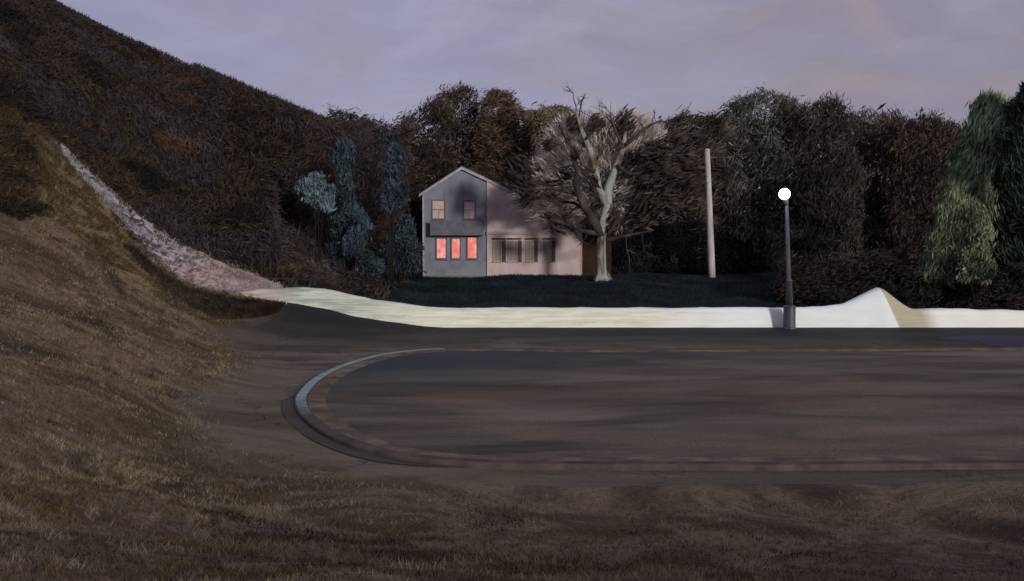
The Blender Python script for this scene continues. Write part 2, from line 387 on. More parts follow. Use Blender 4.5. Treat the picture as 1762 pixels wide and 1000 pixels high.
dm3 = m.n('ShaderNodeMath'); dm3.operation = 'MULTIPLY_ADD'; m.l(m.noise(0.4, detail=4), dm3.inputs[0]); dm3.inputs[1].default_value = 4.0; m.l(dm2.outputs[0], dm3.inputs[2])
teal = m.rng(dm3.outputs[0], 6.0, 14.0, 0, 0.85)
q = m.mix(teal, q, rgb(42, 60, 64))
gs = m.noise(10, detail=8, rough=0.75)
q = m.mix(m.rng(gs, 0.5, 0.62, 0, 0.4), q, m.mix(1.0, q, (1.45, 1.4, 1.3), 'MULTIPLY'))
q = m.mix(m.rng(gs, 0.48, 0.38, 0, 0.45), q, m.mix(1.0, q, (0.6, 0.6, 0.6), 'MULTIPLY'))
m.col(q).bump(m.noise(10, detail=7), 0.6, 0.05); SOIL = m.m
zk = 0.17
ribbon([(0.0, 0.0), (0.0, zk-0.03), (0.03, zk), (0.36, zk), (0.38, zk-0.04)], 'kerb', KERB)
near = int(np.argmin(np.abs(outer - G(765, 600, 0.15)).sum(1))); tip = int(np.argmin(np.abs(outer - G(575, 753, 0.15)).sum(1)))
ribbon([(-0.004, 0.05), (-0.004, zk-0.03), (0.026, zk+0.004), (0.34, zk+0.004)], 'kerb_highlight_stripe', KHILITE, min(near, tip), max(near, tip)+1, label='pale teal highlight painted along the kerb round the tip')
ribbon([(0.38, zk-0.02), (0.95, zk-0.045)], 'brick_edging', BRK)
inner = outer + nrm*0.95
# gently domed inside
nI = len(inner); V = [(20.0, 35.0, 0.30)]; Fc = []
RN = 8
for r_ in range(1, RN+1):
    t = r_/RN
    for p in inner: V.append((20 + (p[0]-20)*t, 35 + (p[1]-35)*t, 0.30 + (zk-0.045-0.30)*t*t))
for i in range(nI):
    Fc.append((0, 1+(i+1) % nI, 1+i))
    for r_ in range(RN-1):
        a_, b_ = 1+r_*nI+i, 1+r_*nI+(i+1) % nI
        Fc.append((a_, b_, b_+nI, a_+nI))
mk('soil_bed', V, Fc, SOIL, isl, True)

# kerb's shadow, painted as a dark ribbon round its outside
m = M("kerb_shadow", 0.75); m.col(m.ramp(m.noise(0.8, detail=5), [(0.3, rgb(60, 56, 52)), (0.7, rgb(80, 74, 68))])).bump(m.noise(20), 0.2, 0.02)
ribbon([(-0.42, 0.062), (-0.38, 0.066), (0.0, 0.066)], 'kerb_shadow', m.m, max(0, tip-34), min(len(outer), tip+24), parent=None, taper=True, kind='structure')

# ------------------------------------------------------------------ snow bank
prof_px = [(-900,1.1),(720,1.12),(1000,1.12),(1340,1.12),(1372,1.14),(1425,1.2),(1459,1.34),(1475,1.58),(1492,1.84),(1510,2.1),(1524,2.3),(1532,2.12),(1545,1.72),(1558,1.36),(1572,1.08),(1640,1.08),(1762,0.95),(2500,0.9)]
path = []
for x in np.arange(50, -4.5, -0.25): path.append((x, 56.7))
for x in np.arange(-4.5, -16.2, -0.2): path.append((x, 56.7 - 0.0*(x+4.5)))
V = []; Fc = []; sec = [(-0.05, -0.15), (0.0, 0.0), (0.12, 0.45), (0.22, 0.78), (0.34, 0.94), (0.5, 1.0), (0.75, 0.99), (1.05, 0.9), (1.5, 0.6), (2.0, 0.2), (2.4, -0.15)]
ns = len(sec)
for q, (x, y) in enumerate(path):
    pxl = 881 + x*F/56.9; hh = np.interp(pxl, [a for a, b in prof_px], [b for a, b in prof_px])
    pile = max(0, hh - 1.15)
    fade = np.interp(x, [-16.2, -14.5, -12.5, -10.5, 60], [0.06, 0.45, 0.82, 1, 1])
    g = h(x, y)
    hh = hh*(1 + 0.035*vnoise(np.array([x]), np.array([3.]), 1.3, 5)[0])*fade
    for s, (dy, dz) in enumerate(sec):
        dyy = dy*(1 + pile*0.9) + 0.06*vnoise(np.array([x]), np.array([s*1.0]), 0.9, 8)[0]
        gg = h(x, y+dyy) if s > 1 else g
        lift = 0.03*vnoise(np.array([x]), np.array([s*1.7]), 0.5, 9)[0]*(1 if 1 < s < ns-1 else 0)
        base = min(g, gg) if dz < 0 else g
        V.append((x, y+dyy, base + hh*dz + lift + (0 if dz < 0.1 else 0)))
    if q:
        for s in range(ns-1): Fc.append(((q-1)*ns+s, (q-1)*ns+s+1, q*ns+s+1, q*ns+s))
m = M("snow", 0.7)
s1 = m.noise(1.0, (0.35, 2, 5.0), detail=6, dist=0.4)
c = m.ramp(s1, [(0.3, rgb(200, 200, 170)), (0.48, rgb(226, 226, 202)), (0.62, rgb(240, 240, 226)), (0.8, rgb(216, 210, 180))])
xyz = m.sep()
snow_tone = m.mix(m.rng(xyz[0], 7.5, 12.5), c, m.ramp(s1, [(0.3, rgb(228, 236, 232)), (0.7, rgb(244, 248, 246))]))  # lamplight on the snow painted as bluish white
snow_tone = m.mix(m.rng(xyz[0], 23.2, 24.2, 0, 1), snow_tone, m.ramp(s1, [(0.3, rgb(236, 236, 226)), (0.7, rgb(246, 247, 243))]))
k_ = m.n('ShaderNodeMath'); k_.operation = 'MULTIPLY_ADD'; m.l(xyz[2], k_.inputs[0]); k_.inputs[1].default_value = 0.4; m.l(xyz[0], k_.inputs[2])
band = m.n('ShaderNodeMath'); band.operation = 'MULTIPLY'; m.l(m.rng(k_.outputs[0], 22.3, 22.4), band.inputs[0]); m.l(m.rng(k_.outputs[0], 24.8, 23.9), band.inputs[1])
snow_tone = m.mix(band.outputs[0], snow_tone, m.ramp(s1, [(0.3, rgb(172, 166, 138)), (0.7, rgb(196, 190, 164))]))  # shade on the heap's right face painted tan
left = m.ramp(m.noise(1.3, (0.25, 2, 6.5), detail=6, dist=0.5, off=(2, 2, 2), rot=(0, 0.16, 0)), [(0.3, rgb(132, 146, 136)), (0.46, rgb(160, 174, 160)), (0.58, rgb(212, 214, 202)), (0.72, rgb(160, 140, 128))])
snow_tone = m.mix(m.rng(xyz[0], -5.0, -9.5, 0, 1), snow_tone, left)
snow_tone = m.mix(m.rng(xyz[0], -12.0, -15.0, 0, 0.9), snow_tone, m.ramp(m.noise(1.3, (0.3, 2, 6), detail=6), [(0.35, rgb(150, 122, 110)), (0.5, rgb(190, 164, 152)), (0.65, rgb(214, 204, 192))]))
m.col(snow_tone).bump(m.noise(3, (1, 2, 3), detail=7), 0.35, 0.08); SNOW = m.m
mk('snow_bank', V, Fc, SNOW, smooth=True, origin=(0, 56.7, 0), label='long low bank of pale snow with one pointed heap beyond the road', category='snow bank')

# ------------------------------------------------------------------ path up the hill, thinly covered
m = M("path_frost", 0.9)
ps = m.noise(1.2, (0.6, 2.0, 1), detail=7, dist=0.5)
pc = m.ramp(ps, [(0.34, rgb(120, 96, 84)), (0.45, rgb(176, 148, 138)), (0.58, rgb(200, 174, 164)), (0.68, rgb(150, 134, 132))])
xyz = m.sep()
pc2 = m.ramp(ps, [(0.36, rgb(96, 88, 88)), (0.5, rgb(158, 152, 162)), (0.62, rgb(206, 202, 212))])
st_ = m.noise(1.6, (2.4, 0.8, 1), detail=5, off=(4, 4, 4))
pf = m.mix(m.rng(xyz[0], -18.5, -21.5), pc, pc2)
br = m.n('ShaderNodeMath'); br.operation = 'MULTIPLY'; m.l(m.rng(xyz[0], -15.0, -22.0, 0.2, 1.0), br.inputs[0]); m.l(m.rng(st_, 0.46, 0.54), br.inputs[1])
m.col(m.mix(br.outputs[0], pf, rgb(60, 50, 42))).bump(m.noise(7, detail=7), 0.8, 0.08); PATHM = m.m
bot = [(505,512,56.9),(450,512,57.0),(400,504,57.0),(350,496,56.9),(300,480,57.2),(260,452,57.8),(220,405,58.4),(180,355,59.2),(140,305,60.4),(112,272,61.6)]
top_ = [(505,490,59.5),(450,474,61.8),(400,462,62),(350,444,62),(300,424,62),(260,395,62),(220,362,62),(180,324,62),(140,288,62),(112,262,62.3)]
B = smooth_curve([P(*p)[:2] for p in bot], 8); T = smooth_curve([P(*p)[:2] for p in top_], 8)
V = []; Fc = []; K = 14
for q in range(len(B)):
    for k in range(K):
        t = k/(K-1); p = B[q]*(1-t) + T[q]*t
        e = 0.25*vnoise(np.array([p[0]*3]), np.array([t*3]), 1, 4)[0]
        p = p + np.array([0, e*(1 if k in (0, K-1) else 0)])
        V.append((p[0], p[1], h(p[0], p[1]) + 0.04))
    if q:
        for k in range(K-1): Fc.append(((q-1)*K+k, (q-1)*K+k+1, q*K+k+1, q*K+k))
mk('path', V, Fc, PATHM, smooth=True, origin=(0, 0, 0), kind='structure')

# ------------------------------------------------------------------ grass (uncountable)
def blades(x, y, hgt, wid, lean=0.6):
    n = len(x); z = H(x, y); c = np.stack([x, y, z], 1)
    a = rng.uniform(0, 2*np.pi, n); wv = np.stack([np.cos(a), np.sin(a), np.zeros(n)], 1)*wid[:, None]*0.5
    tip = c + np.stack([rng.normal(0, lean, n)*hgt, rng.normal(0, lean, n)*hgt, hgt], 1)
    c = c - np.array([0, 0, 0.02])
    return np.stack([c - wv, c + wv, tip], 1).reshape(-1, 3)
def mgrass(name, cols, sc_):
    m = M(name, 0.9); n = len(cols)
    a = m.ramp(m.noise(sc_, detail=5, dist=0.7), [(0.37 + 0.26*i/(n-1), c) for i, c in enumerate(cols)])
    m.col(m.mix(1.0, a, m.ramp(m.island(), [(0, (0.72,)*3), (0.7, (1.0,)*3), (1, (1.25, 1.22, 1.18))]), 'MULTIPLY')); return m.m
GR = mgrass("dry_grass", [rgb(36, 28, 16), rgb(74, 60, 36), rgb(148, 132, 98), rgb(132, 122, 102), rgb(50, 40, 24), rgb(118, 98, 62), rgb(62, 51, 36), rgb(144, 131, 106), rgb(84, 68, 42)], 0.3)
n = 420000
y = 7 + (rng.uniform(0, 1, n)**1.25)*53; x = rng.uniform(-0.62, 0.60, n)*np.maximum(y, 12)
z = H(x, y); keep = (z > 0.05 + 0.45*rng.uniform(0, 1, n)**2) & (y < 57.0)
# leave the frosted path clear of long grass
bx = np.interp(x, B[::-1, 0], B[::-1, 1]); keep &= ~((x < -12) & (y > bx - 0.3)); keep &= ~((x > -15.5) & (y > 46 + rng.uniform(-2.5, 2.5, n)))
keep &= ~((y > 24) & (z < 0.18 + 0.25*rng.uniform(0, 1, n)))
upl = (x/y < -0.49) & (y > 47 + rng.uniform(-3, 3, n)); keep &= ~upl
dens = 0.55 + 0.45*vnoise(x, y, 1.2, 21); keep &= rng.uniform(0, 1, n) < np.clip(dens + 0.15*(x < -3), 0.12, 1)
x, y = x[keep], y[keep]; sz = rng.uniform(0.02, 0.09, len(x))*(0.8 + y/45)
y2 = rng.uniform(50, 60, 90000); x2 = -y2*rng.uniform(0.24, 0.56, 90000); k2 = (x2 < -14.5 - 3*rng.uniform(0, 1, 90000)) & (y2 < np.interp(x2, B[::-1, 0], B[::-1, 1]) + 0.15); x2, y2 = x2[k2], y2[k2]
x = np.concatenate([x, x2]); y = np.concatenate([y, y2]); sz = np.concatenate([sz, rng.uniform(0.06, 0.24, len(x2))])
mk('dry_grass', blades(x, y, sz, 0.008 + 0.0007*y, 0.9), 'tris', GR, origin=(0, 0, 0), kind='stuff', label='matted brown and olive winter grass on the near bank', category='grass')
# tuft line along the foot of the path
TU = mgrass("dark_tufts", [rgb(28, 22, 18), rgb(52, 42, 34), rgb(74, 62, 50)], 0.8)
n = 16000; t = rng.uniform(0, 1, n); bxx = -13.0 - t*8.5; byy = 55.7 - rng.uniform(0, 1, n)**1.3*(1.0 + 3.2*np.sin(t*3.1))
mk('dark_tufts', blades(bxx, byy, rng.uniform(0.1, 0.4, n), np.full(n, 0.05), 0.8), 'tris', TU, origin=(0, 0, 0), kind='stuff', label='dark coarse grass tufts along the foot of the pale path', category='grass')
# lawn beyond the snow
LG = mgrass("lawn_grass", [rgb(10, 17, 22), rgb(22, 34, 40), rgb(36, 56, 58)], 0.35)
n = 60000; y = rng.uniform(59.3, 84.5, n); x = rng.uniform(-11, 30, n)
mk('lawn', blades(x, y, rng.uniform(0.08, 0.2, n), np.full(n, 0.05), 0.6), 'tris', LG, origin=(0, 0, 0), kind='stuff', label='dark blue-green lawn between the snow bank and the house', category='grass')
# pale dry stalks on the path's upper side
SG = mgrass("pale_stalks", [rgb(104, 97, 97), rgb(167, 160, 162), rgb(201, 196, 197)], 0.6)
n = 10000; t = rng.uniform(0, 1, n); q = (t*(len(T)-1)).astype(int); kk = rng.uniform(-0.3, 1.15, n); kk = np.where((kk < 0) | (kk > 1), np.where(rng.uniform(0, 1, n) < 0.45, kk, rng.uniform(0, 1, n)), kk)
pp = B[q]*(1-kk[:, None]) + T[q]*kk[:, None]
msk = (pp[:, 0] < -13.0) & (rng.uniform(0, 1, n) < 0.3 + 1.6*np.clip(vnoise(pp[:, 0], pp[:, 1]*0.4, 0.8, 55), 0, 1))
pp = pp[msk]
mk('pale_stalks', blades(pp[:, 0]+rng.normal(0, .2, len(pp)), pp[:, 1], rng.uniform(0.06, 0.28, len(pp)), np.full(len(pp), 0.05), 0.5), 'tris', SG, origin=(0, 0, 0), kind='stuff', label='pale grey stalks standing through the frosted path', category='grass')

# ------------------------------------------------------------------ wooded hillside: one mass
sky_line = [(-300,-170),(0,-45),(100,0),(300,93),(450,160),(570,208),(680,225)]
HB = mfol("hill_brush", [rgb(22, 22, 22), rgb(43, 35, 30), rgb(67, 54, 43), rgb(41, 37, 39), rgb(63, 56, 60), rgb(32, 30, 29), rgb(76, 56, 39)], 0.13, accent=rgb(71, 65, 71))
n = 260000
y = rng.uniform(60.5, 97, n); x = -8 - (rng.uniform(0, 1, n)**0.8)*60
px = 881 + F*x/y; z = H(x, y)
tz = np.array([P(a, b, 92)[2] for a, b in sky_line]); 
lim_py = np.interp(px, [a for a, b in sky_line], [b for a, b in sky_line])
zt = CAMZ + (400 - lim_py)*y/F                      # height of the wood's top at each spot
top_h = np.clip(zt - z, 0.3, 1.2 + 9.0*np.clip((px-330)/300, 0, 1))
hh = rng.uniform(0, 1, n)**0.9*top_h*np.where(y > 80, 1, 0.25 + 0.75*np.clip((y-62)/18, 0, 1))
bt = np.interp(x, T[::-1, 0], T[::-1, 1])
keep = (px < 705) & (px > -330) & ~((x < -12) & (y < bt + 0.2)) & ~((px > 700) & (y < 72)) & ~((px > 480) & (y < 72) & (hh > 0.5 + 0.5*rng.uniform(0, 1, n)))
x, y, z, hh, px = x[keep], y[keep], z[keep], hh[keep], px[keep]
cen = np.stack([x, y, z + hh], 1)
ang = vnoise(x, y + hh, 3.5, 31)*2.2 + 0.3; dirs = np.stack([np.sin(ang), np.zeros(len(x)), np.cos(ang)], 1)
dirs += 0.8*rng.normal(0, 1, dirs.shape)*(rng.uniform(0, 1, len(x)) < 0.5)[:, None]
mk('hillside_wood', sprays(cen, rng.uniform(0.4, 1.3, len(x))*np.where(px < 450, 0.7, 1), rng.uniform(0.04, 0.14, len(x)), dirs, 0.5), 'quads', HB, origin=(0, 0, 0), kind='stuff', label='dark brown leafless wood covering the steep hillside', category='wood')
# brush on the shoulder left of the path's upper end
n = 60000; y = rng.uniform(44, 66, n); x = -y*rng.uniform(0.44, 0.80, n); z = H(x, y)
k = (y > 46 + 2*vnoise(x, y, 2, 77)) & ~((x/y > -0.475 + 0.03*vnoise(x, y, 2, 5)) & (y < 61)) & (rng.uniform(0, 1, n) < np.clip((-0.45 - x/y)*18, 0.05, 1)); x, y, z = x[k], y[k], z[k]
ang = vnoise(x, y, 3.5, 33)*2.0 + 0.3
mk('shoulder_brush', sprays(np.stack([x, y, z + rng.uniform(0, 0.45, len(x))], 1), rng.uniform(0.3, 0.8, len(x)), rng.uniform(0.03, 0.1, len(x)), np.stack([np.sin(ang), 0*ang, np.cos(ang)], 1), 0.5), 'quads', mfol("ochre_brush", [rgb(30, 25, 20), rgb(58, 46, 32), rgb(84, 66, 44), rgb(44, 36, 30)], 0.2), origin=(0, 0, 0), kind='stuff', label='tangled brown brush on the shoulder above the grass bank', category='brush')
# twiggy stems through it
m = M("bark_dark", 0.95); m.col(m.ramp(m.noise(2, (1, 1, 0.3), detail=5), [(0.3, rgb(34, 28, 26)), (0.7, rgb(70, 56, 48))])).bump(m.noise(8, (1, 1, 0.2)), 0.6, 0.05); BARK = m.m

m = M('stem_dark', 0.95); m.col(m.ramp(m.noise(2), [(0.3, rgb(20, 18, 18)), (0.7, rgb(38, 34, 32))])); STEM = m.m
# far wood behind everything
FW = mfol("far_wood", [rgb(31, 26, 26), rgb(48, 38, 36), rgb(65, 53, 48)], 0.12)
poly = [(600,250),(700,235),(900,225),(1000,225),(1130,235),(1250,205),(1600,222),(1762,230),(2300,250),(2300,500),(560,500)]
Pp, Dd = crown_pts(poly, 122, 7, 80000, 500, 3.0)
mk('far_wood', sprays(Pp, rng.uniform(0.7, 1.8, len(Pp)), rng.uniform(0.12, 0.4, len(Pp)), Dd, 0.5), 'quads', FW, origin=(0, 0, 0), kind='stuff', label='far dark wood behind the house and the tall trees', category='wood')

# ------------------------------------------------------------------ trees
def limbs(mb, base, top, r0, nb=7, spread=3.0):
    base = np.array(base, float); top = np.array(top, float); n = 7; pts = []
    for i in range(n):
        t = i/(n-1); p = base*(1-t)+top*t; p[:2] += rng.normal(0, 0.12, 2)*(0 < i < n); pts.append(p)
    mb.tube(pts, [r0*(1.25 if i == 0 else 1-0.85*i/(n-1)) for i in range(n)], 8)
    Hh = top[2]-base[2]
    for k in range(nb):
        t = 0.3 + 0.6*k/nb; p = base*(1-t)+top*t; a = rng.uniform(0, 2*np.pi); l = spread*(1.1-t)*rng.uniform(0.8, 1.4)
        e = p + np.array([math.cos(a)*l, math.sin(a)*l, l*0.6]); mid = (p+e)/2 + np.array([0, 0, -0.1*l])
        mb.tube([p, mid, e], [r0*(1-t)*0.6, r0*(1-t)*0.4, 0.03], 6)
def tree(name, label, cat, poly, D, thick, mat, n, clumps=40, spread=1.3, Ls=(0.35, 1.1), Ws=(0.04, 0.16), jit=0.5, bias=None, cx=None, group=None, uni=0.45, r0=0.28, bark=None):
    pl = np.array(poly, float); cx = cx if cx is not None else pl[:, 0].mean()
    x0 = P(cx, 400, D)[0]; base = (x0, D, h(x0, D) - 0.1); topz = P(cx, pl[:, 1].min(), D)[2]
    r = thing(name, base, label, cat, group)
    mb = MB(); limbs(mb, base, (x0, D, topz - 1.0), r0); mb.build('trunk', bark or BARK, r, True)
    n = int(n*2.6); Pp, Dd = crown_pts(poly, D, thick, n, clumps*2, spread, uni)
    if bias is not None: Dd = Dd*0.35 + np.array(bias)
    gz = H(Pp[:, 0], Pp[:, 1]); k = Pp[:, 2] > gz; Pp, Dd = Pp[k], Dd[k]
    mk('crown', sprays(Pp, rng.uniform(*Ls, len(Pp)), rng.uniform(*Ws, len(Pp)), Dd, jit), 'quads', mat, r)
    return r
BR1 = mfol("brown_crown", [rgb(45, 37, 35), rgb(66, 55, 49), rgb(84, 72, 62)], 0.3)
BR2 = mfol("chocolate_crown", [rgb(41, 39, 37), rgb(63, 55, 52), rgb(79, 75, 68)], 0.3)
BR3 = mfol("tawny_crown", [rgb(60, 46, 37), rgb(90, 74, 60), rgb(110, 90, 71)], 0.35)
OLV = mfol("olive_crown", [rgb(76, 67, 51), rgb(106, 94, 74), rgb(124, 110, 90)], 0.4)
GRY = mfol("greygreen_crown", [rgb(57, 54, 52), rgb(89, 89, 82), rgb(120, 114, 103)], 0.25)
DK = mfol("dark_crown", [rgb(59, 51, 48), rgb(80, 71, 67), rgb(111, 99, 91)], 0.25)
GT = 'leafless brown trees of the wood behind'
tree('bare_tree', 'dark brown tree with a flat slanting top, left of the tallest peak', 'tree', [(566,188),(600,194),(640,208),(672,224),(705,240),(715,330),(700,455),(600,462),(585,330)], 97, 3.5, BR2, 6500, 50, 1.6, bias=(0.6, 0, -0.25), group=GT)
tree('bare_tree', 'tallest dark tree rising to a peak straight behind the house gable', 'tree', [(674,222),(730,184),(772,156),(800,150),(822,156),(824,178),(845,215),(880,330),(880,440),(690,450),(690,330)], 106, 5, BR1, 11000, 60, 1.7, bias=(0.55, 0, 0.4), group=GT)
tree('bare_tree', 'tawny tree with a square stump-like top, right of the peak', 'tree', [(828,180),(848,154),(868,158),(878,175),(884,205),(905,300),(900,340),(830,340),(815,250)], 103, 2.5, BR3, 4500, 30, 1.2, bias=(0.9, 0, 0.2), group=GT)
tree('bare_tree', 'low tawny-brown tree between the stump-like top and the olive crown', 'tree', [(872,188),(925,190),(945,215),(950,330),(870,340)], 101, 2.5, BR3, 4200, 30, 1.2, bias=(1, 0, 0.0), group=GT)
tree('olive_tree', 'rounded olive-tan tree crown against the sky left of the pale forked tree', 'tree', [(912,208),(932,187),(958,179),(980,186),(998,210),(1000,300),(975,350),(925,350)], 97, 2.6, OLV, 4200, 30, 1.1, bias=(0.6, 0, 0.5))
tree('bare_tree', 'dark ragged tree with flat brushy top, left of the white pole', 'tree', [(1130,222),(1150,206),(1195,198),(1246,206),(1250,300),(1236,400),(1225,470),(1190,470),(1180,400),(1130,330),(1118,260)], 92, 2.6, mfol('taupe_crown', [rgb(46, 40, 38), rgb(74, 66, 61), rgb(100, 91, 86)], 0.5), 5600, 34, 1.3, Ls=(0.6, 1.6), bias=(0.9, 0, 0.1), group=GT)
tree('bare_tree', 'broad grey-green tree with the highest dome right of the white pole', 'tree', [(1222,225),(1250,186),(1285,164),(1320,154),(1352,166),(1385,186),(1405,300),(1400,420),(1385,510),(1235,500),(1222,330)], 93, 4.5, GRY, 9500, 60, 1.7, bias=(0.4, 0, 0.4), group=GT)
tree('bare_tree', 'dark brown tree behind the globe street lamp, right of the dome', 'tree', [(1352,182),(1390,180),(1442,174),(1452,195),(1482,300),(1484,520),(1372,520),(1362,300)], 90, 3.5, BR2, 7000, 45, 1.6, bias=(0.3, 0, 0.7), group=GT)
tree('bare_tree', 'blackish brown tree in the middle of the right-hand wood', 'tree', [(1438,202),(1492,188),(1546,204),(1560,300),(1556,520),(1440,520)], 95, 3.5, DK, 6500, 45, 1.6, bias=(-0.3, 0, 0.7), group=GT)
tree('bare_tree', 'brown flat-topped tree just left of the tall dark evergreen', 'tree', [(1536,212),(1590,200),(1648,214),(1665,300),(1660,520),(1530,520)], 89, 3.5, BR1, 7000, 45, 1.6, bias=(0.35, 0, 0.8), group=GT)

# dark hedge between the forked tree and the white pole
HG = mfol("hedge_leaf", [rgb(7, 10, 13), rgb(13, 18, 22), rgb(18, 26, 30)], 0.5)
def mass(name, label, cat, poly, D, thick, mat, n, clumps=50, spread=1.0, Ls=(0.2, 0.5), Ws=(0.05, 0.16), bias=None, kind=None, stems=True, jit=0.5, group=None):
    n = int(n*2.0); pl = np.array(poly, float); cx = pl[:, 0].mean(); x0 = P(cx, 400, D)[0]
    Pp, Dd = crown_pts(poly, D, thick, n, clumps, spread)
    if bias is not None: Dd = Dd*0.35 + np.array(bias)
    gz = H(Pp[:, 0], Pp[:, 1]); k = Pp[:, 2] > gz; Pp, Dd = Pp[k], Dd[k]
    V = sprays(Pp, rng.uniform(*Ls, len(Pp)), rng.uniform(*Ws, len(Pp)), Dd, jit)
    if kind: return mk(name, V, 'quads', mat, origin=(x0, D, h(x0, D)), kind=kind, label=label, category=cat)
    r = thing(name, (x0, D, h(x0, D)), label, cat, group)
    mk('foliage', V, 'quads', mat, r)
    mb = MB()
    for q in range(3):
        a = rng.uniform(0, 6.28); s = (x0+0.2*math.cos(a), D+0.2*math.sin(a), h(x0, D)-0.1)
        tx = P(rng.uniform(pl[:, 0].min(), pl[:, 0].max()), 400, D)[0]; tz_ = P(cx, pl[:, 1].min()*0.6+pl[:, 1].max()*0.4, D)[2]
        mb.tube([s, ((s[0]*0.6+tx*0.4), D, s[2]*0.5+tz_*0.5), (x0*0.4+tx*0.6, D+rng.uniform(-.4, .4), tz_)], [0.05, 0.035, 0.015], 6)
    mb.build('stem', STEM, r, True)
    return r
mass('hedge', 'tall blackish hedge between the forked tree and the white pole', 'hedge', [(1045,420),(1100,402),(1160,384),(1222,380),(1300,430),(1340,480),(1340,492),(1040,492)], 90, 1.4, HG, 9000, 60, 1.2)
UG = mfol('undergrowth_twigs', [rgb(28, 24, 23), rgb(38, 32, 30), rgb(52, 42, 38)], 0.3)
mass('undergrowth', 'dark brown undergrowth along the foot of the right-hand wood', 'undergrowth', [(1330,485),(1370,462),(1420,448),(1500,440),(1620,462),(1762,470),(2100,460),(2100,575),(1340,565)], 67, 4.5, UG, 30000, 160, 1.1, Ls=(0.2, 0.7), bias=(0.8, 0, 0.3), kind='stuff')
mass('undergrowth', 'dark blackish undergrowth on the left, between the hillside and the house', 'undergrowth', [(560,470),(600,440),(690,440),(727,420),(727,492),(680,500),(560,500)], 80, 2.5, HG, 6000, 50, 1.2, kind='stuff')

# blue-green shrubs and small trees at the left of the house
BG1 = mfol("bluegreen_leaf", [rgb(38, 44, 52), rgb(56, 68, 81), rgb(79, 93, 108)], 0.6)
BG2 = mfol("pale_blue_leaf", [rgb(63, 77, 83), rgb(95, 113, 121), rgb(126, 140, 148)], 0.7)  # palest blue-grey of the shrub leaves
BG3 = mfol("slate_leaf", [rgb(36, 44, 50), rgb(54, 68, 76), rgb(70, 88, 96)], 0.5)
sh = 'shrub'
def bush(name, label, poly, D, mat, n, thick=1.0, **k):
    return mass(name, label, sh, poly, D, thick, mat, n, 16, 0.6, **k)
bush('pale_shrub', 'palest blue-grey shrub, highest on the hillside of the shrubs', [(520,310),(535,298),(556,305),(570,335),(568,365),(545,362),(524,340)], 68, BG2, 1500, bias=(0.3, 0, 0.8))
bush('slender_tree', 'tall slender blue-grey evergreen on the hill, left of the peak', [(580,245),(598,238),(604,300),(612,340),(628,400),(610,460),(575,465),(572,420),(588,360),(580,300)], 68.5, BG3, 3200, bias=(0.1, 0, 1))
bush('slender_tree', 'short blue-green column of foliage high up at the foot of the peak', [(668,235),(684,228),(690,270),(686,300),(666,302),(664,262)], 70, BG1, 1200, bias=(0.05, 0, 1))
bush('blue_shrub', 'oval blue-green shrub below the short column of foliage', [(650,345),(668,318),(692,316),(690,345),(672,360),(652,358)], 69, BG1, 1200, bias=(0.5, 0, 0.7))
bush('blue_shrub', 'leaning blue-grey shrub beside the foot of the slender evergreen', [(600,395),(618,372),(634,378),(630,405),(612,432),(598,432)], 67, BG1, 1300, bias=(0.5, 0, 0.8))
bush('blue_shrub', 'large triangular slate-blue shrub against the left wall of the house', [(655,455),(668,420),(690,388),(704,366),(716,400),(722,440),(722,468),(660,468)], 72, BG3, 2800, 1.4, bias=(0.4, 0, 0.8))
bush('blue_shrub', 'low slate shrub running down below the leaning shrub', [(612,440),(628,430),(648,448),(664,462),(650,472),(624,466)], 66.5, BG3, 1100, bias=(0.8, 0, -0.3))

# evergreens at the right edge
EV1 = mfol("evergreen_dark", [rgb(80, 94, 70), rgb(121, 138, 104), rgb(164, 184, 148)], 0.4)
EV2 = mfol("evergreen_black", [rgb(24, 35, 28), rgb(42, 56, 44), rgb(64, 81, 61)], 0.5)
EV3 = mfol("pale_conifer", [rgb(71, 79, 60), rgb(104, 115, 87), rgb(135, 142, 112)], 0.5)
tree('evergreen', 'tall dark blue-green evergreen with a leaning top, behind the pale green one', 'evergreen tree', [(1584,500),(1597,440),(1614,378),(1640,285),(1664,212),(1690,160),(1714,168),(1740,190),(1752,300),(1762,500)], 70, 3.0, EV1, 13000, 60, 0.8, uni=0.75, Ls=(0.4, 1.2), Ws=(0.05, 0.14), bias=(0.32, 0, 1.0), jit=0.22, r0=0.3)
tree('evergreen', 'blackish green evergreen cut off by the right edge of the picture', 'evergreen tree', [(1690,485),(1706,380),(1728,260),(1740,188),(1768,140),(1790,160),(1860,510),(1690,510)], 66.5, 3.0, EV2, 12000, 60, 0.8, uni=0.7, Ls=(0.4, 1.2), Ws=(0.05, 0.14), bias=(0.3, -0.2, -1.0), jit=0.25, r0=0.3)
tree('evergreen', 'pale grey-green evergreen at the foot of the tall leaning one', 'evergreen tree', [(1588,486),(1596,440),(1606,395),(1618,350),(1632,315),(1650,330),(1680,345),(1702,300),(1708,340),(1700,420),(1706,486)], 65, 1.4, EV3, 3800, 30, 0.8, Ls=(0.25, 0.7), Ws=(0.04, 0.10), bias=(0.25, 0, 1.0), jit=0.25, r0=0.12)
bush('arching_shrub', 'small pale green arching shrub in front of the blackish evergreen', [(1650,440),(1672,418),(1690,385),(1700,395),(1694,425),(1712,482),(1655,484)], 62.8, EV3, 1100, 0.6, bias=(0.35, 0, 1.0))
bush('round_bush', 'small round black bush at the right edge of the picture', [(1724,478),(1732,460),(1750,455),(1766,468),(1768,490),(1750,503),(1730,498)], 61.5, EV2, 2200, 0.8)

